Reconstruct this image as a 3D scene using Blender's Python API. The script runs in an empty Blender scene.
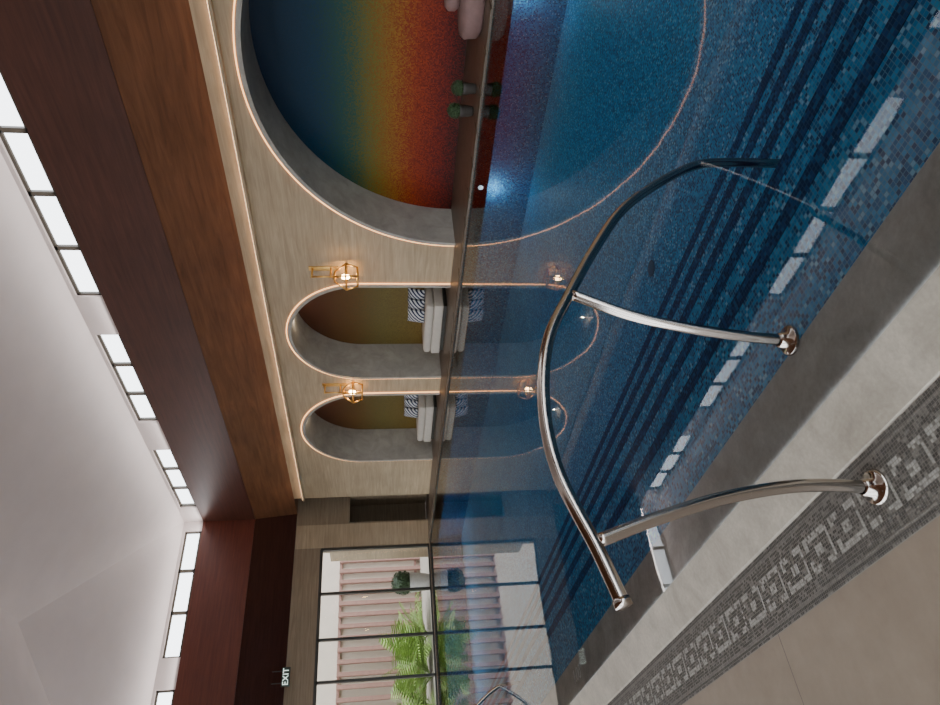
import bpy, bmesh, math, random
from mathutils import Vector, Matrix
random.seed(7)
S=bpy.context.scene
# ------------------------------------------------------------------ helpers
def link(ob,parent=None):
    S.collection.objects.link(ob)
    if parent: ob.parent=parent
    return ob
def empty(name):
    e=bpy.data.objects.new(name,None); e.empty_display_size=.1; return link(e)
def boxuv(me):
    uvl=me.uv_layers.new(name='UVMap') if not me.uv_layers else me.uv_layers[0]
    for p in me.polygons:
        n=p.normal; ax=max(range(3),key=lambda i:abs(n[i]))
        k=[i for i in range(3) if i!=ax]
        for li in p.loop_indices:
            co=me.vertices[me.loops[li].vertex_index].co
            uvl.data[li].uv=(co[k[0]],co[k[1]])
def mesh(name,V,Fc,mat=None,parent=None,smooth=False,mats=None,mi=None,fixn=False):
    me=bpy.data.meshes.new(name); me.from_pydata([tuple(v) for v in V],[],Fc); 
    if fixn:
        b=bmesh.new(); b.from_mesh(me); bmesh.ops.recalc_face_normals(b,faces=b.faces); b.to_mesh(me); b.free()
    me.update()
    for m in (mats or [mat]): me.materials.append(m)
    if mi:
        for p,i in zip(me.polygons,mi): p.material_index=i
    if smooth:
        for p in me.polygons: p.use_smooth=True
    boxuv(me)
    return link(bpy.data.objects.new(name,me),parent)
BF=[(0,3,2,1),(4,5,6,7),(0,1,5,4),(1,2,6,5),(2,3,7,6),(3,0,4,7)]
def bv(x0,x1,y0,y1,z0,z1): return [(x0,y0,z0),(x1,y0,z0),(x1,y1,z0),(x0,y1,z0),(x0,y0,z1),(x1,y0,z1),(x1,y1,z1),(x0,y1,z1)]
def boxes(name,L,mat,parent=None,bevel=0):
    V=[];Fc=[]
    for b in L:
        o=len(V); V+=bv(*b); Fc+=[tuple(i+o for i in f) for f in BF]
    ob=mesh(name,V,Fc,mat,parent)
    if bevel:
        m=ob.modifiers.new('bevel','BEVEL'); m.width=bevel; m.segments=4; m.limit_method='ANGLE'
        for p in ob.data.polygons: p.use_smooth=True
    return ob
def catmull(P,n=8):
    P=[Vector(p) for p in P]; Q=[P[0]*2-P[1]]+P+[P[-1]*2-P[-2]]; out=[]
    for i in range(1,len(Q)-2):
        a,b,c,d=Q[i-1:i+3]
        for k in range(n):
            t=k/n; out.append(.5*((2*b)+(c-a)*t+(2*a-5*b+4*c-d)*t*t+(3*b-a-3*c+d)*t**3))
    out.append(P[-1]); return out
def tubegeo(P,r,seg=20,closed=False,cap=True):
    V=[];Fc=[];n=len(P); up=None
    for i,p in enumerate(P):
        if closed: t=(P[(i+1)%n]-P[i-1])
        else: t=P[min(i+1,n-1)]-P[max(i-1,0)]
        t.normalize()
        if up is None:
            up=t.orthogonal().normalized()
        up=(up-t*up.dot(t)).normalized(); s=t.cross(up)
        rr=r[i] if isinstance(r,(list,tuple)) else r
        for k in range(seg):
            a=2*math.pi*k/seg; V.append(p+up*math.cos(a)*rr+s*math.sin(a)*rr)
    m=n if closed else n-1
    for i in range(m):
        j=(i+1)%n
        for k in range(seg):
            l=(k+1)%seg; Fc.append((i*seg+k,i*seg+l,j*seg+l,j*seg+k))
    if cap and not closed:
        Fc.append(tuple(range(seg))[::-1]); Fc.append(tuple((n-1)*seg+k for k in range(seg)))
    return V,Fc
def tube(name,P,r,mat,parent=None,seg=20,closed=False,smooth=True):
    V,Fc=tubegeo([Vector(p) for p in P],r,seg,closed); return mesh(name,V,Fc,mat,parent,smooth,fixn=True)
def lathe(name,prof,c,mat,parent=None,seg=32,smooth=True,axis='z'):
    V=[];Fc=[];n=len(prof)
    for k in range(seg):
        a=2*math.pi*k/seg
        for r,z in prof:
            if axis=='z': V.append((c[0]+r*math.cos(a),c[1]+r*math.sin(a),c[2]+z))
            else: V.append((c[0]-z,c[1]+r*math.cos(a),c[2]+r*math.sin(a)))
    for k in range(seg):
        l=(k+1)%seg
        for i in range(n-1): Fc.append((k*n+i,l*n+i,l*n+i+1,k*n+i+1))
    return mesh(name,V,Fc,mat,parent,smooth,fixn=True)
# ------------------------------------------------------------------ materials
class NT:
    def __init__(s,name):
        s.m=bpy.data.materials.new(name); s.m.use_nodes=True; s.t=s.m.node_tree; s.n=s.t.nodes; s.l=s.t.links
        s.b=s.n['Principled BSDF']; s.out=s.n['Material Output']
    def add(s,typ,**k):
        x=s.n.new(typ)
        for a,b in k.items(): setattr(x,a,b)
        return x
    def math(s,op,a,b=None,c=None):
        x=s.n.new('ShaderNodeMath'); x.operation=op
        for i,v in enumerate((a,b,c)):
            if v is None: continue
            if isinstance(v,(int,float)): x.inputs[i].default_value=v
            else: s.l.new(v,x.inputs[i])
        return x.outputs[0]
    def ramp(s,fac,stops,interp='LINEAR'):
        r=s.n.new('ShaderNodeValToRGB'); cr=r.color_ramp; cr.interpolation=interp
        while len(cr.elements)<len(stops): cr.elements.new(.5)
        for e,(p,c) in zip(cr.elements,stops): e.position=p; e.color=(*c,1)
        s.l.new(fac,r.inputs[0]); return r.outputs[0]
    def mix(s,f,a,b,bt='MIX'):
        x=s.n.new('ShaderNodeMix'); x.data_type='RGBA'; x.blend_type=bt
        for i,v in ((0,f),(6,a),(7,b)):
            if isinstance(v,(int,float)): x.inputs[i].default_value=v
            elif isinstance(v,tuple): x.inputs[i].default_value=(*v,1)
            else: s.l.new(v,x.inputs[i])
        return x.outputs[2]
    def set(s,**k):
        for a,v in k.items():
            i=s.b.inputs[a.replace('_',' ')]
            if isinstance(v,(int,float)): i.default_value=v
            elif isinstance(v,tuple): i.default_value=(*v,1)
            else: s.l.new(v,i)
    def bump(s,h,st=.2,d=.01):
        x=s.n.new('ShaderNodeBump'); x.inputs['Strength'].default_value=st; x.inputs['Distance'].default_value=d
        s.l.new(h,x.inputs['Height']); s.l.new(x.outputs[0],s.b.inputs['Normal'])
def noise(N,scale=(1,1,1),sc=5,detail=6,rough=.6,coord='Object',dist=0):
    tc=N.add('ShaderNodeTexCoord'); mp=N.add('ShaderNodeMapping'); mp.inputs['Scale'].default_value=scale
    N.l.new(tc.outputs[coord],mp.inputs[0]); n=N.add('ShaderNodeTexNoise')
    n.inputs['Scale'].default_value=sc; n.inputs['Detail'].default_value=detail; n.inputs['Roughness'].default_value=rough; n.inputs['Distortion'].default_value=dist
    N.l.new(mp.outputs[0],n.inputs['Vector']); return n.outputs['Fac']
def plain(name,col,rough=.5,metal=0,emit=None,es=0,var=.12,nsc=8):
    N=NT(name); f=noise(N,(1,1,1),nsc)
    a=tuple(c*(1-var) for c in col); b=tuple(min(1,c*(1+var)) for c in col)
    N.set(Base_Color=N.ramp(f,[(.3,a),(.7,b)]),Roughness=rough,Metallic=metal)
    if emit: N.set(Emission_Color=emit,Emission_Strength=es)
    return N.m
def mosaic(name,size,stops,grout,gw=.09,rough=.25,patch=.25,zgrad=None,bump=.3,spec=.5):
    N=NT(name); tc=N.add('ShaderNodeTexCoord'); sp=N.add('ShaderNodeSeparateXYZ'); N.l.new(tc.outputs['UV'],sp.inputs[0])
    u=N.math('DIVIDE',sp.outputs[0],size); v=N.math('DIVIDE',sp.outputs[1],size)
    fu=N.math('FLOOR',u); fv=N.math('FLOOR',v); cb=N.add('ShaderNodeCombineXYZ'); N.l.new(fu,cb.inputs[0]); N.l.new(fv,cb.inputs[1])
    wn=N.add('ShaderNodeTexWhiteNoise',noise_dimensions='2D'); N.l.new(cb.outputs[0],wn.inputs['Vector'])
    val=wn.outputs['Value']
    gu=N.math('ABSOLUTE',N.math('SUBTRACT',N.math('FRACT',u),.5)); gv=N.math('ABSOLUTE',N.math('SUBTRACT',N.math('FRACT',v),.5))
    g=N.math('GREATER_THAN',N.math('MAXIMUM',gu,gv),.5-gw)
    if zgrad:
        s2=N.add('ShaderNodeSeparateXYZ'); N.l.new(tc.outputs['Object'],s2.inputs[0])
        z=N.math('ADD',N.math('DIVIDE',s2.outputs[2],3.6),N.math('MULTIPLY',N.math('SUBTRACT',val,.5),.10))
        col=N.ramp(z,zgrad); col=N.mix(.35,col,N.ramp(val,[(0,(.15,.15,.15)),(1,(1,1,1))]),'MULTIPLY')
    else:
        pn=noise(N,(1,1,1),1.2,3)
        vv=N.math('ADD',val,N.math('MULTIPLY',N.math('SUBTRACT',pn,.5),patch)); col=N.ramp(vv,stops,'CONSTANT')
    col=N.mix(g,col,grout)
    N.set(Base_Color=col,Roughness=rough); N.b.inputs['Specular IOR Level'].default_value=spec; N.bump(N.math('SUBTRACT',1,g),bump,.002); return N.m
def wood(name,a,b,scale,rough=.35,sc=3,spec=.5):
    N=NT(name); f=noise(N,scale,sc,8,.65,dist=.6); g=noise(N,(1,1,1),.7,2)
    c=N.ramp(f,[(.3,a),(.7,b)]); c=N.mix(.5,c,N.ramp(g,[(.3,(.65,.65,.65)),(.7,(1,1,1))]),'MULTIPLY')
    N.set(Base_Color=c,Roughness=rough); N.b.inputs['Specular IOR Level'].default_value=spec; return N.m
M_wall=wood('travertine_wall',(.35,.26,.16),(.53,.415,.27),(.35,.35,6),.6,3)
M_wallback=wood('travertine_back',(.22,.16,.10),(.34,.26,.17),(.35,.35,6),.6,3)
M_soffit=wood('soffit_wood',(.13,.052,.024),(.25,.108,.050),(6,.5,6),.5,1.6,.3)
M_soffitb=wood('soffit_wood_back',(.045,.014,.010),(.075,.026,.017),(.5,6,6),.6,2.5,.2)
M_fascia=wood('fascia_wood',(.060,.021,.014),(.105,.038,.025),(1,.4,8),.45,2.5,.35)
M_fasciaglow=wood('fascia_wood_redglow',(.095,.022,.014),(.15,.040,.023),(.4,1,8),.45,2.5,.35)  # redder copy of the fascia wood; the red glow is put into its colour
M_ceil=plain('ceiling_paint',(.62,.56,.545),.8,var=.04,nsc=1.2)
M_grey=wood('arch_stone',(.30,.285,.25),(.45,.43,.38),(1,1,1),.5,3)
M_pool=mosaic('pool_mosaic',.019,[(0,(.014,.11,.30)),(.18,(.022,.21,.52)),(.42,(.035,.36,.74)),(.74,(.08,.50,.86)),(.93,(.30,.70,.93))],(.16,.42,.64),.07,patch=.3,rough=.5,spec=.2)
M_nose=mosaic('step_nosing_mosaic',.019,[(0,(.006,.05,.16)),(.5,(.010,.09,.28)),(.85,(.02,.17,.42))],(.04,.12,.26),.07,rough=.5,spec=.2)
rain=[(0,(.05,.010,.008)),(.10,(.16,.012,.006)),(.24,(.30,.035,.005)),(.36,(.30,.13,.010)),(.46,(.15,.14,.02)),(.56,(.02,.085,.065)),(.70,(.004,.040,.08)),(1,(.003,.012,.035))]
M_rain=mosaic('rainbow_mosaic',.02,None,(.03,.03,.03),.04,.45,zgrad=rain,spec=.15)
gold=[(0,(.24,.11,.02)),(.15,(.20,.13,.03)),(.4,(.17,.135,.04)),(.6,(.15,.075,.02)),(.8,(.09,.03,.014)),(1,(.05,.015,.01))]
M_gold=mosaic('gold_mosaic',.02,None,(.05,.04,.025),.04,.4,zgrad=gold,spec=.2)
def stone(name,a,b,rough,sc=6):
    N=NT(name); f=noise(N,(1,1,1),sc,10,.7,dist=.5); g=noise(N,(1,1,1),60,4)
    c=N.ramp(f,[(.3,a),(.7,b)]); c=N.mix(.25,c,N.ramp(g,[(.35,(.5,.5,.5)),(.65,(1,1,1))]),'MULTIPLY')
    N.set(Base_Color=c,Roughness=rough); N.bump(g,.15,.003); return N.m
M_stone=stone('coping_stone',(.30,.27,.22),(.50,.46,.38),.4,4)
M_stonelift=stone('coping_stone_wet_lifted',(.45,.44,.41),(.76,.75,.70),.5,4)  # submerged coping, colour lightened to make up for light lost at the water
M_deck=stone('deck_stone',(.09,.065,.042),(.15,.11,.08),.4)
N=NT('floor_tile'); tc=N.add('ShaderNodeTexCoord'); mp=N.add('ShaderNodeMapping'); mp.inputs['Location'].default_value=(-.12,-.26,0)
N.l.new(tc.outputs['UV'],mp.inputs[0]); sp=N.add('ShaderNodeSeparateXYZ'); N.l.new(mp.outputs[0],sp.inputs[0])
gx=N.math('GREATER_THAN',N.math('ABSOLUTE',N.math('SUBTRACT',N.math('FRACT',N.math('DIVIDE',sp.outputs[0],1.2)),.5)),.4985)
gy=N.math('GREATER_THAN',N.math('ABSOLUTE',N.math('SUBTRACT',N.math('FRACT',N.math('DIVIDE',sp.outputs[1],1.2)),.5)),.4985)
g=N.math('MAXIMUM',gx,gy); f=noise(N,(1,1,1),5,8,.7)
N.set(Base_Color=N.mix(g,N.ramp(f,[(.3,(.225,.18,.135)),(.7,(.285,.235,.18))]),(.08,.07,.055)),Roughness=.45); N.bump(N.math('SUBTRACT',1,g),.3,.003)
M_floor=N.m
N=NT('polished_steel'); N.set(Base_Color=(.46,.42,.38),Metallic=1.0,Roughness=N.math('ADD',.10,N.math('MULTIPLY',noise(N,(1,1,1),20),.08))); M_steel=N.m
M_brass=plain('brass',(.80,.50,.16),.35,1.0)
M_bulb=plain('bulb_glow',(1,.7,.4),.5,0,(1,.58,.22),60)
M_led=plain('warm_led',(1,.6,.3),.5,0,(1,.48,.18),3.6)
M_frame=plain('window_frame_dark',(.035,.035,.03),.4)
M_white=plain('white_fabric',(.50,.46,.40),.85,var=.05)
M_cream=plain('courtyard_wall',(.54,.455,.375),.8,var=.05,nsc=2)
M_slat=plain('slat_wood',(.26,.14,.11),.6)
M_pot=plain('pot_white',(.44,.43,.41),.5)
M_potd=plain('pot_dark',(.04,.035,.03),.4)
M_leaf=plain('palm_leaf',(.20,.31,.06),.5,var=.5,nsc=3)
M_shrub=plain('shrub_leaf',(.03,.06,.02),.6,var=.5,nsc=12)
M_ground=stone('courtyard_paving',(.30,.26,.22),(.38,.34,.29),.7)
M_drain=plain('drain_dark',(.05,.14,.24),.4)
M_black=plain('sign_dark',(.03,.05,.04),.4)
M_text=plain('text_white',(.8,.9,.85),.5,0,(.8,1,.9),1.2,var=.02)
M_mark=plain('depth_mark',(.95,.95,.95),.5,var=.02)
M_pouf=plain('pouf_fabric',(.20,.12,.11),.8)
M_poollight=plain('pool_light_lens',(1,1,1),.4,0,(.70,.90,1),1)
N=NT('striped_fabric'); tc=N.add('ShaderNodeTexCoord'); sp=N.add('ShaderNodeSeparateXYZ'); N.l.new(tc.outputs['Object'],sp.inputs[0])
st=N.math('GREATER_THAN',N.math('FRACT',N.math('MULTIPLY',N.math('ADD',sp.outputs[1],sp.outputs[2]),10)),.5)
N.set(Base_Color=N.mix(st,(.010,.02,.06),(.55,.56,.56)),Roughness=.9); M_stripe=N.m
N=NT('pool_water'); N.n.remove(N.b)
tc=N.add('ShaderNodeTexCoord'); n1=N.add('ShaderNodeTexNoise'); n1.inputs['Scale'].default_value=2.2; n1.inputs['Detail'].default_value=2; N.l.new(tc.outputs['Object'],n1.inputs['Vector'])
bp=N.add('ShaderNodeBump'); bp.inputs['Strength'].default_value=.04; bp.inputs['Distance'].default_value=.012; N.l.new(n1.outputs['Fac'],bp.inputs['Height'])
fr=N.add('ShaderNodeFresnel'); fr.inputs[0].default_value=1.33; N.l.new(bp.outputs[0],fr.inputs['Normal'])
tr=N.add('ShaderNodeBsdfTransparent'); tr.inputs[0].default_value=(.88,.96,.99,1); gl=N.add('ShaderNodeBsdfGlossy'); gl.inputs['Roughness'].default_value=.02; N.l.new(bp.outputs[0],gl.inputs['Normal'])
mx=N.add('ShaderNodeMixShader'); N.l.new(fr.outputs[0],mx.inputs[0]); N.l.new(tr.outputs[0],mx.inputs[1]); N.l.new(gl.outputs[0],mx.inputs[2]); N.l.new(mx.outputs[0],N.out.inputs[0]); M_water=N.m
N=NT('window_glass'); N.n.remove(N.b); fr=N.add('ShaderNodeFresnel'); fr.inputs[0].default_value=1.3
tr=N.add('ShaderNodeBsdfTransparent'); tr.inputs[0].default_value=(.93,.96,.95,1); gl=N.add('ShaderNodeBsdfGlossy'); gl.inputs['Roughness'].default_value=.01
mx=N.add('ShaderNodeMixShader'); N.l.new(fr.outputs[0],mx.inputs[0]); N.l.new(tr.outputs[0],mx.inputs[1]); N.l.new(gl.outputs[0],mx.inputs[2]); N.l.new(mx.outputs[0],N.out.inputs[0]); M_glass=N.m
# ------------------------------------------------------------------ dims
W=10.07; D=20.0; X0=-3.2; Y0=-7.0; SO=4.06
SZ=5.135; CS=6.58; CT=7.04; W2=9.47; D2=19.03; X2=1.26; Y2=-5.9
XE=8.95; DE=19.85; Y1=-4.0
# ------------------------------------------------------------------ floor, coping, pool
boxes('floor',[(X0,.74,Y0,D,-.25,-.05),(.74,XE,Y0,Y1,-.25,-.05)],M_floor)
c=.0118; g=.0016; V=[];Fc=[];mi=[]
nx=25; x00=.74
ny=int((12.0-0.6)/c)
def chip(i,j):
    if i in (1,2,nx-3,nx-2): return 1 if (i in (2,nx-3)) else 0
    L=16; k=j%L; odd=(j//L)%2
    on=False
    if 7<=i<=17:
        if k==0: on=True
        if k in (12,13) and 7<=i<=17 and not (11<=i<=13): on=True
        if i in ((7,8) if odd else (16,17)) and k<=13: on=True
        if i in ((16,17) if odd else (7,8)) and (k<=4 or 9<=k<=13): on=True
        if 11<=i<=13 and 5<=k<=8: on=True
    if on: return 2 if random.random()<.8 else 1
    return 0 if random.random()<.70 else 1
for j in range(ny):
    for i in range(nx):
        x=x00+i*c; y=.6+j*c; o=len(V)
        V+=[(x+g,y+g,-.047),(x+c-g*.2,y+g,-.047),(x+c-g*.2,y+c-g*.2,-.047),(x+g,y+c-g*.2,-.047)]; Fc.append((o,o+1,o+2,o+3)); mi.append(chip(i,j))
M_c0=plain('chip_dark',(.085,.080,.070),.5,var=.5,nsc=70); M_c1=plain('chip_mid',(.17,.16,.14),.5,var=.4,nsc=70); M_c2=plain('chip_light',(.35,.345,.31),.45,var=.35,nsc=60)
M_grout=plain('grout',(.27,.255,.225),.8)
me_par=empty('mosaic_drain_border')
mesh('mosaic_chips',V,Fc,parent=me_par,mats=[M_c0,M_c1,M_c2],mi=mi)
boxes('mosaic_bed',[(.74,1.035,Y0,D,-.25,-.05)],M_grout,me_par)
prof=[(1.035,-.25),(1.035,-.052),(1.045,-.044),(1.20,-.012),(1.235,-.004),(1.27,-.006),(1.495,-.012),(1.505,-.02),(1.505,-.16)]
V=[];Fc=[];mi=[]
for y in (Y1,D):
    V+=[(x,y,z) for x,z in prof]
n=len(prof)
for i in range(n-1): Fc.append((i,i+1,n+i+1,n+i)); mi.append(1 if i>=4 else 0)
mesh('coping_near',V,Fc,mats=[M_stone,M_stonelift],mi=mi)
sx=(2.12,2.50,2.88,3.26,3.64); sz=(-.16,-.31,-.46,-.61,-.76,-.95)
steps=[(1.505,-.16)]
for i,x in enumerate(sx): steps+=[(x,sz[i]),(x,sz[i+1])]
steps+=[(XE,-.95),(XE,.0)]
V=[];Fc=[]
for y in (Y1,DE): V+=[(x,y,z) for x,z in steps]
n=len(steps)
for i in range(n-1): Fc.append((i,n+i,n+i+1,i+1))
for y in (Y1,DE):
    o=len(V); V+=[(1.505,y,-1),(XE,y,-1),(XE,y,0),(1.505,y,0)]; Fc.append((o,o+1,o+2,o+3))
pool=empty('swimming_pool')
mesh('pool_shell',V,Fc,M_pool,pool)
boxes('step_nosings',[(x-.07,x+.003,Y1,DE,z-.06,z+.003) for x,z in zip(sx,sz)],M_nose,pool)
lathe('floor_drain',[(0,.012),(.06,.012),(.075,.004),(.075,0)],(4.35,4.1,-.95),M_drain,pool)
mesh('water_surface',[(1.235,Y1,0),(XE,Y1,0),(XE,DE,0),(1.235,DE,0)],[(0,1,2,3)],M_water,pool)
boxes('floor_deck_far',[(XE,11.2,Y0,D,-.25,.02),(1.235,XE,DE,D,-.25,.02)],M_deck)
fg=empty('deck_edge_slabs')
L=[];y=-3.9
while y<19.6:
    L.append((XE-.02,XE+.26,y,y+.56,.02,.035)); y+=.60
boxes('slabs',L,M_deck,fg,.004)
# ------------------------------------------------------------------ right wall with arches
arches=[(5.4,0.0,3.5),(11.55,1.88,1.57),(15.33,1.88,1.60)]
def arcpts(cy,cz,r,n=48):
    P=[(cy-r,0.02)]
    for k in range(n+1):
        a=math.pi-math.pi*k/n; P.append((cy+r*math.cos(a),cz+r*math.sin(a)+(.03 if cz==0 else 0)))
    P.append((cy+r,0.02)); return P
V=[];Fc=[];ZT=SO
def quad(a,b,c_,d): 
    o=len(V); V.extend([a,b,c_,d]); Fc.append((o,o+1,o+2,o+3))
edges=[Y0]+[e for cy,cz,r in arches for e in (cy-r,cy+r)]+[19.0]
for i in range(0,len(edges),2): quad((W,edges[i],.02),(W,edges[i],ZT),(W,edges[i+1],ZT),(W,edges[i+1],.02))
for cy,cz,r in arches:
    P=arcpts(cy,cz,r)
    for a,b in zip(P,P[1:]):
        if abs(a[0]-b[0])>1e-6: quad((W,a[0],a[1]),(W,a[0],ZT),(W,b[0],ZT),(W,b[0],b[1]))
quad((W,19,.02),(W,19,ZT),(W+2,19,ZT),(W+2,19,.02))
mesh('wall_right',V,Fc,M_wall)
for idx,(cy,cz,r) in enumerate(arches):
    e=empty('wall_niche' if idx==0 else 'wall_niche.%03d'%idx)
    P=arcpts(cy,cz,r); V=[];Fc=[]
    Q=arcpts(cy,cz,r-.07); pr=.035
    for a in P: V.append((W-pr,a[0],a[1]))
    for a in Q: V.append((W-pr,a[0],a[1]))
    for a in Q: V.append((W+1.0,a[0],a[1]))
    for a in P: V.append((W+.02,a[0],a[1]))
    n=len(P)
    for i in range(n-1):
        Fc.append((i,i+1,n+i+1,n+i)); Fc.append((n+i,n+i+1,2*n+i+1,2*n+i)); Fc.append((3*n+i,3*n+i+1,i+1,i))
    mesh('arch_surround',V,Fc,M_grey,e)
    mesh('niche_back',[(W+1.0,a[0],a[1]) for a in Q],[tuple(range(n))],M_rain if idx==0 else M_gold,e)
    R=arcpts(cy,cz,r+.02,64)
    tube('led_strip',[(W-.012,a[0],a[1]+.01) for a in R],.011,M_led,e,6)
co=empty('trim_cornice')
boxes('cornice_ledge',[(W-.10,W,Y0,19.0,3.74,3.79)],M_wall,co)
boxes('cornice_led',[(W-.07,W-.05,Y0,19.0,3.79,3.80)],plain('cornice_led',(1,.7,.45),.5,0,(1,.62,.35),9),co)
# ------------------------------------------------------------------ back wall + window
xl,xr,zt=-.1,8.86,3.28
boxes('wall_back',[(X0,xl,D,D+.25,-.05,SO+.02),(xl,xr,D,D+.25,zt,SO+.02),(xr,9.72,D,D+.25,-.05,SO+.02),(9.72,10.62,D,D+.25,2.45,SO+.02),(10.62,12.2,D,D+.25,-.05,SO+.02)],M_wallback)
boxes('trim_1',[(xr+.06,9.66,D-.02,D,.02,SO-.02)],M_wall)
win=empty('window_1'); L=[]
mx_=[8.86,7.52,6.23,5.13,3.9,2.6,1.3,-.1]
for x in mx_: L.append((x-.035,x+.035,D-.02,D+.08,.0,zt))
L+=[(xl,xr,D-.02,D+.08,zt-.06,zt+.02),(xl,xr,D-.02,D+.08,.0,.07)]
boxes('frame',L,M_frame,win)
mesh('glass',[(xl,D+.03,.05),(xr,D+.03,.05),(xr,D+.03,zt),(xl,D+.03,zt)],[(0,1,2,3)],M_glass,win)
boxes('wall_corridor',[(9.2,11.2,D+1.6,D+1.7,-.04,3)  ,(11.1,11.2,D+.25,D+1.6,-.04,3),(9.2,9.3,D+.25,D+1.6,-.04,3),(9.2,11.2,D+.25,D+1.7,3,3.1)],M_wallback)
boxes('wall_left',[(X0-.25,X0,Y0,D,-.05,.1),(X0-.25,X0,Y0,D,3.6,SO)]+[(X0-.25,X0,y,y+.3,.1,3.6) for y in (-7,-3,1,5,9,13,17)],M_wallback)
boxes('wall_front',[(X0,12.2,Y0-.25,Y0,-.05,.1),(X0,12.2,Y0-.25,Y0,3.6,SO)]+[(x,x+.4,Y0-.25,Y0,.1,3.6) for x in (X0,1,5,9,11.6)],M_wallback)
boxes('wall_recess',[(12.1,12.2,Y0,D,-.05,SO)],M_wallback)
# ------------------------------------------------------------------ inclined wood coves, flat soffit, fascia, clerestory, hip ceiling
VV=[(W2,Y2,SZ),(W2,D2,SZ),(W,D,SO),(W,Y0,SO),  (X2,D2,SZ),(X2,D,SO), (X2,Y2,SZ),(X2,Y0,SO)]
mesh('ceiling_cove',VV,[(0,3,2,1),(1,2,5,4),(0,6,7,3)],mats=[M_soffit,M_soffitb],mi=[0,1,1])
boxes('ceiling_soffit',[(X0,X2,Y0,D,SO,SO+.1),(W+.001,12.2,18.9,D,SO,SO+.1)],M_soffit)
q=.015; zb=SZ-.012; t=.14
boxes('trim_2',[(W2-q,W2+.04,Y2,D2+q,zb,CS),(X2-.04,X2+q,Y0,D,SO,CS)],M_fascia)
boxes('trim_3',[(X2+q,W2-q,D2-q,D2+.04,zb,CS),(X2+q,W2-q,Y2-.04,Y2+q,zb,CS)],M_fasciaglow)
K=1.42
gy=[(a*K,b*K,n) for a,b,n in [(-3.6,-1.1,3),(-.4,2.9,4),(3.62,6.87,4),(7.62,9.79,3),(10.65,12.8,3)]]
gx=[(a*K,b*K,n) for a,b,n in [(1.10,3.50,3),(4.03,6.46,3)]]
L=[]
def piers(g,lo,hi):
    e=[lo]; 
    for a,b,_ in g: e+=[a,b]
    e.append(hi); return [(e[i],e[i+1]) for i in range(0,len(e),2)]
for a,b in piers(gy,Y2,D2+t): L+=[(W2,W2+t,a,b,CS,CT),(X2-t,X2,a,b,CS,CT)]
for a,b in piers(gx,X2,W2): L+=[(a,b,D2,D2+t,CS,CT),(a,b,Y2-t,Y2,CS,CT)]
L+=[(W2,W2+t,Y2,D2+t,CT,CT+.16),(X2-t,X2,Y2,D2+t,CT,CT+.16),(X2,W2,D2,D2+t,CT,CT+.16),(X2,W2,Y2-t,Y2,CT,CT+.16)]
boxes('wall_clerestory',L,M_ceil)
M_cf=plain('clerestory_frame',(.07,.06,.045),.4)
k=1
def pane(axis,a,b,n,pos):
    global k; k+=1
    L=[]; fw=.045
    for i in range(n+1):
        p=a+(b-a)*i/n; q=(p-fw,p+fw)
        L.append((pos,pos+.05,*q,CS,CT) if axis=='y' else (*q,pos,pos+.05,CS,CT))
    for z in ((CS,CS+.06),(CT-.05,CT)):
        L.append((pos,pos+.05,a,b,*z) if axis=='y' else (a,b,pos,pos+.05,*z))
    boxes('window_%d'%k,L,M_cf)
for a,b,n in gy: pane('y',a,b,n,W2+.05); pane('y',a,b,n,X2-.10)
for a,b,n in gx: pane('x',a,b,n,D2+.05)
h=4.10; zr=8.77; xr_=W2-h; zc=CT+.07
V=[(W2,Y2,zc),(W2,D2,zc),(X2,D2,zc),(X2,Y2,zc),(xr_,Y2+h,zr),(xr_,D2-h,zr)]
mesh('ceiling',V,[(0,4,5,1),(1,5,2),(2,5,4,3),(3,4,0)],M_ceil)
# ------------------------------------------------------------------ handrails
def handrail(dx,dy,first):
    e=empty('pool_handrail' if first else 'pool_handrail.001')
    def P(L): return [(x+dx,dy,z) for x,z in L]
    main=catmull(P([(.60,.855),(.76,.893),(1.02,.965),(1.28,.965),(1.54,.905),(1.76,.79),(2.02,.635),(2.27,.46),(2.46,.25),(2.60,.04),(2.64,-.12),(2.645,-.455)]),10)
    tube('top_rail',main,.0215,M_steel,e,24)
    d=(main[1]-main[0]).normalized()
    tube('end_cap',[main[0]-d*.004,main[0]+d*.02],.0255,M_steel,e,24)
    tube('post_near',catmull(P([(.92,-.045),(.935,.20),(.905,.46),(.845,.70),(.785,.888)]),10),.0205,M_steel,e,24)
    tube('post_far',catmull(P([(1.53,-.005),(1.55,.16),(1.59,.36),(1.655,.57),(1.765,.78)]),10),.0205,M_steel,e,24)
    for x,z in ((.92,-.047),(1.53,-.009)):
        lathe('base_flange',[(.058,0),(.058,.006),(.05,.014),(.03,.018),(.028,.045),(.0205,.05)],(x+dx,dy,z),M_steel,e)
handrail(0,1.8,True); handrail(-.38,9.5,False)
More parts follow.
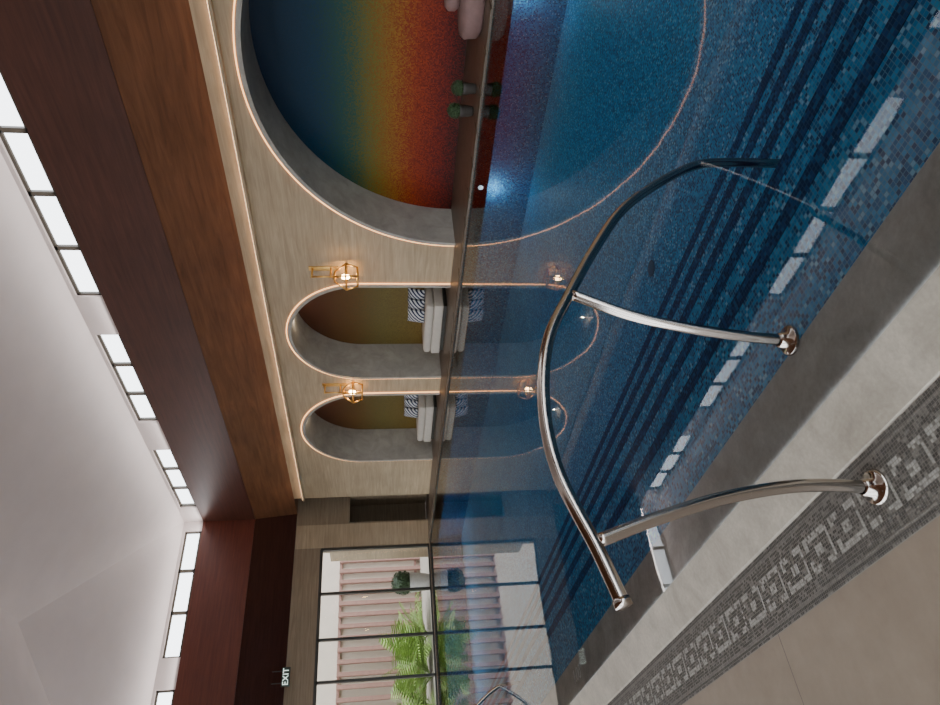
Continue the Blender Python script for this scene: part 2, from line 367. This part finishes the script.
# ------------------------------------------------------------------ wall lanterns
def lantern(y,first):
    e=empty('wall_lantern' if first else 'wall_lantern.001')
    boxes('back_plate',[(W-.02,W,y-.05,y+.05,2.25,2.85)],M_brass,e,.004)
    tube('arm',[(W-.02,y,2.78),(W-.26,y,2.78)],.020,M_brass,e,8); tube('arm_low',[(W-.02,y,2.42),(W-.26,y,2.42)],.018,M_brass,e,8)
    tube('stem',[(W-.24,y,2.80),(W-.24,y,2.30)],.018,M_brass,e,8)
    cx=W-.24; top=[(cx-.07,y-.07,2.34),(cx+.07,y-.07,2.34),(cx+.07,y+.07,2.34),(cx-.07,y+.07,2.34)]
    mid=[(cx-.17,y-.19,2.12),(cx+.17,y-.19,2.12),(cx+.17,y+.19,2.12),(cx-.17,y+.19,2.12)]
    bot=[(cx-.12,y-.14,1.90),(cx+.12,y-.14,1.90),(cx+.12,y+.14,1.90),(cx-.12,y+.14,1.90)]
    V=[];Fc=[]
    def seg(a,b):
        v,f=tubegeo([Vector(a),Vector(b)],.018,6); o=len(V); V.extend(v); Fc.extend(tuple(i+o for i in q) for q in f)
    for R in (top,mid,bot):
        for i in range(4): seg(R[i],R[(i+1)%4])
    for i in range(4): seg(top[i],mid[i]); seg(mid[i],bot[i])
    for i in range(4): seg(top[i],(cx,y,2.36))
    mesh('cage',V,Fc,M_brass,e,True,fixn=True)
    lathe('bulb',[(0,.10),(.04,.08),(.055,.02),(.04,-.05),(0,-.07)],(cx,y,2.12),M_bulb,e,16)
    lathe('socket',[(.0,.18),(.018,.18),(.018,.0),(0,0)],(cx,y,2.16),M_brass,e,12)
lantern(9.55,True); lantern(13.36,False)
# ------------------------------------------------------------------ sofas in niches
def pillow(name,c,s,mat,parent,rot=0):
    b=bmesh.new(); bmesh.ops.create_cube(b,size=1); bmesh.ops.subdivide_edges(b,edges=b.edges[:],cuts=6,use_grid_fill=True)
    for v in b.verts:
        q=v.co*2; k=(1-abs(q.y)**3*.75)*(1-abs(q.z)**3*.75)
        v.co=Vector((q.x*s[0]/2*max(k,.12),q.y*s[1]/2*(1-.06*(1-abs(q.z))),q.z*s[2]/2*(1-.06*(1-abs(q.y)))))
    me=bpy.data.meshes.new(name); b.to_mesh(me); b.free(); me.materials.append(mat)
    for p in me.polygons: p.use_smooth=True
    ob=link(bpy.data.objects.new(name,me),parent); ob.location=c; ob.rotation_euler=(0,math.radians(rot),0); return ob
def sofa(y0,y1,first):
    e=empty('niche_sofa' if first else 'niche_sofa.001'); x0=W+.10
    boxes('base',[(x0,x0+.75,y0,y1,.10,.30)],M_white,e,.03)
    boxes('plinth',[(x0+.06,x0+.69,y0+.06,y1-.06,.02,.10)],M_frame,e)
    boxes('seat_cushion',[(x0,x0+.75,y0+.02,y1-.02,.30,.48)],M_white,e,.07)
    for i in range(3): pillow('striped_cushion_%d'%(i+1),(x0+.50-.12*i,y0+.18+.20*i,.665),(.16,.38,.38),M_stripe,e,12)
sofa(10.75,12.35,True); sofa(14.55,16.2,False)
# ------------------------------------------------------------------ plants
def leafball(name,c,r,n,mat,parent,ls=.05):
    V=[];Fc=[]
    for _ in range(n):
        d=Vector((random.gauss(0,1),random.gauss(0,1),random.gauss(0,1))).normalized(); p=Vector(c)+d*r*random.uniform(.86,1.04)
        a=Vector((random.gauss(0,1),random.gauss(0,1),random.gauss(0,1))).cross(d).normalized(); t_=(d*random.uniform(.3,1)+a).normalized(); s=t_.cross(d).normalized()
        o=len(V); V+=[p,p+t_*ls*.5+s*ls*.3,p+t_*ls,p+t_*ls*.5-s*ls*.3]; Fc.append((o,o+1,o+2,o+3))
    b=bmesh.new(); bmesh.ops.create_icosphere(b,subdivisions=3,radius=r*.9); o=len(V)
    V+=[v.co+Vector(c) for v in b.verts]; Fc+=[tuple(v.index+o for v in f.verts) for f in b.faces]; b.free()
    return mesh(name,V,Fc,mat,parent)
def ballplant(x,y,z,sc=1,i=0,pm=None):
    e=empty('potted_ball_shrub' if i==0 else 'potted_ball_shrub.%03d'%i)
    lathe('pot',[(0,0),(.20*sc,0),(.24*sc,.1*sc),(.29*sc,.55*sc),(.30*sc,.62*sc),(.27*sc,.62*sc),(.26*sc,.56*sc),(0,.56*sc)],(x,y,z),pm or M_pot,e)
    leafball('foliage',(x,y,z+.82*sc),.33*sc,900,M_shrub,e,.07*sc)
ballplant(8.30,21.5,-.05,1.05,0)
ballplant(9.55,5.35,.02,.32,1,M_potd); ballplant(9.6,5.75,.02,.34,2,M_potd)
def palm(x,y,z,h,i,nf=16):
    V=[];Fc=[]
    for k in range(nf):
        az=2*math.pi*k/nf+random.uniform(-.25,.25); el=random.uniform(.5,1.35); L=h*random.uniform(.8,1.15)
        d=Vector((math.cos(az),math.sin(az),0)); P=[]
        for s in range(15):
            q=s/14; P.append(Vector((x,y,z))+d*L*q*math.cos(el)*(1+.4*q)+Vector((0,0,L*(q*math.sin(el)-.55*q*q*math.cos(el)))))
        v,f=tubegeo(P,[.014*(1-s/16) for s in range(15)],5); o=len(V); V+=v; Fc+=[tuple(a+o for a in ff) for ff in f]
        for s in range(3,15):
            tn=(P[s]-P[s-1]).normalized(); sd=tn.cross(Vector((0,0,1))).normalized(); ll=.42*math.sin(math.pi*(s-1)/15)+.06
            for sg in (-1,1):
                dr=(tn*.6+sd*sg+Vector((0,0,-.25))).normalized(); w=tn*.026; o=len(V)
                V+=[P[s]-w,P[s]+w,P[s]+dr*ll*.6+w*.8,P[s]+dr*ll,P[s]+dr*ll*.6-w*.8]; Fc.append((o,o+1,o+2,o+3,o+4))
    V=[Vector((v[0],v[1],max(v[2],z+.002))) for v in V]
    mesh('areca_palm' if i==0 else 'areca_palm.%03d'%i,V,Fc,M_leaf)
for i,(x,y,h_) in enumerate([(7.2,23.2,1.4),(6.6,22.7,1.6),(6.9,24.1,1.8),(5.8,22.8,1.4),(5.1,23.4,1.6),(4.2,23.0,1.4)]): palm(x,y,-.05,h_,i,14)
# ------------------------------------------------------------------ courtyard
boxes('ground',[(-60,60,-50,60,-1.7,-1.5)],M_ground)
boxes('courtyard_paving',[(-6,16,D+.25,26.58,-.3,-.05),(-14,X0-.25,-12,26.58,-.3,-.051),(X0-.25,16,-16,Y0-.25,-.3,-.05)],M_ground)
boxes('courtyard_wall',[(-6,18,26.6,26.9,-.3,7)],M_cream)
sl=empty('slatted_screen')
boxes('slats',[(x*.42-4,x*.42-3.86,26.35,26.5,-.05,3.1) for x in range(48)],M_slat,sl)
boxes('rails',[(-4,16.2,26.5,26.59,3.0,3.1),(-4,16.2,26.5,26.59,.1,.2)],M_slat,sl)
# ------------------------------------------------------------------ niche furniture (big arch)
pf=empty('round_daybed')
lathe('cushion_base',[(0,0),(.42,0),(.48,.05),(.50,.22),(.45,.28),(0,.30)],(9.95,4.25,.02),M_pouf,pf,40)
lathe('back_roll',[(0,.0),(.20,.0),(.25,.06),(.25,.15),(.20,.20),(0,.22)],(10.10,4.20,.32),M_pouf,pf,32)
def light(name,typ,loc,e,col,r=.03):
    l=bpy.data.lights.new(name,typ); l.energy=e; l.color=col; l.shadow_soft_size=r
    ob=link(bpy.data.objects.new(name,l)); ob.location=loc; return ob
for i,y in enumerate((3.6,6.7)):
    lathe('underwater_light' if i==0 else 'underwater_light.%03d'%i,[(0,.02),(.03,.018),(.04,.008),(.045,0)],(XE,y,-.14),M_poollight,None,20,axis='x')
    light('pool_lamp' if i==0 else 'pool_lamp.%03d'%i,'POINT',(XE-.18,y,-.35),4,(.70,.90,1),.02)
# ------------------------------------------------------------------ writing
def text(name,s,loc,size,mat,M3,parent=None):
    cu=bpy.data.curves.new(name,'FONT'); cu.body=s; cu.size=size; cu.extrude=.002; cu.align_x='CENTER'; cu.align_y='CENTER'; cu.materials.append(mat)
    ob=link(bpy.data.objects.new(name,cu),parent); ob.matrix_world=Matrix.Translation(loc)@M3.to_4x4(); return ob
ex=empty('exit_sign'); boxes('sign_box',[(5.02,5.50,D-.30,D-.26,3.90,4.11)],M_black,ex,.005)
boxes('sign_hanger',[(5.10,5.12,D-.29,D-.27,4.1,4.37),(5.40,5.42,D-.29,D-.27,4.1,4.37)],M_frame,ex)
text('sign_text','EXIT',(5.26,D-.305,4.005),.21,M_text,Matrix(((1,0,0),(0,0,-1),(0,1,0))),ex)
text('depth_marker','1.00',(1.36,5.6,-.0045),.14,M_mark,Matrix(((0,-1,0),(1,0,0),(0,0,1))).transposed())
# ------------------------------------------------------------------ added fill lights
def area(name,loc,d,up,sx,sy,e,col):
    l=bpy.data.lights.new(name,'AREA'); l.shape='RECTANGLE'; l.size=sx; l.size_y=sy; l.energy=e; l.color=col
    ob=link(bpy.data.objects.new(name,l)); z=-Vector(d).normalized(); x=Vector(up).normalized(); y=z.cross(x).normalized(); x=y.cross(z)
    mm=Matrix((x,y,z)).transposed().to_4x4(); mm.translation=Vector(loc); ob.matrix_world=mm; return ob
cc=(1,.93,.90)
area('ceiling_fill',(W2-.10,(Y2+D2)/2,CS-.03),(-.7,0,1),(0,1,0),D2-Y2-.4,.10,180,cc)  # these uplights are added to brighten the ceiling, no fixtures there
area('ceiling_fill.001',(X2+.10,(Y2+D2)/2,CS-.03),(.7,0,1),(0,1,0),D2-Y2-.4,.10,180,cc)
area('ceiling_fill.002',((W2+X2)/2,D2-.10,CS-.03),(0,-.7,1),(1,0,0),W2-X2-.4,.10,70,cc)
for i,(cy,cz,r) in enumerate(arches[1:]):
    light('niche_fill' if i==0 else 'niche_fill.%03d'%i,'POINT',(W+.5,cy,cz+r-.2),5,(1,.8,.6),.01)  # added point light brightening each small niche, no fixture there
# world
w=bpy.data.worlds.new('sky'); S.world=w; w.use_nodes=True; nt=w.node_tree
bg=nt.nodes['Background']; bg.inputs[0].default_value=(.90,.945,1,1); bg.inputs[1].default_value=5.6
# ------------------------------------------------------------------ camera
yaw,pit,roll,f=.69,.132,.0093,686.16
Fv=Vector((math.sin(yaw)*math.cos(pit),math.cos(yaw)*math.cos(pit),-math.sin(pit)))
R0=Vector((math.cos(yaw),-math.sin(yaw),0)); D0=Fv.cross(R0)
R=R0*math.cos(roll)+D0*math.sin(roll); Dn=-R0*math.sin(roll)+D0*math.cos(roll)
cam=bpy.data.cameras.new('camera'); cam.sensor_fit='HORIZONTAL'; cam.sensor_width=36; cam.lens=f/940*36; cam.clip_start=.05; cam.clip_end=300
co_=link(bpy.data.objects.new('camera',cam))
mm=Matrix((Dn,R,-Fv)).transposed().to_4x4(); mm.translation=Vector((0,0,1.5)); co_.matrix_world=mm
S.camera=co_
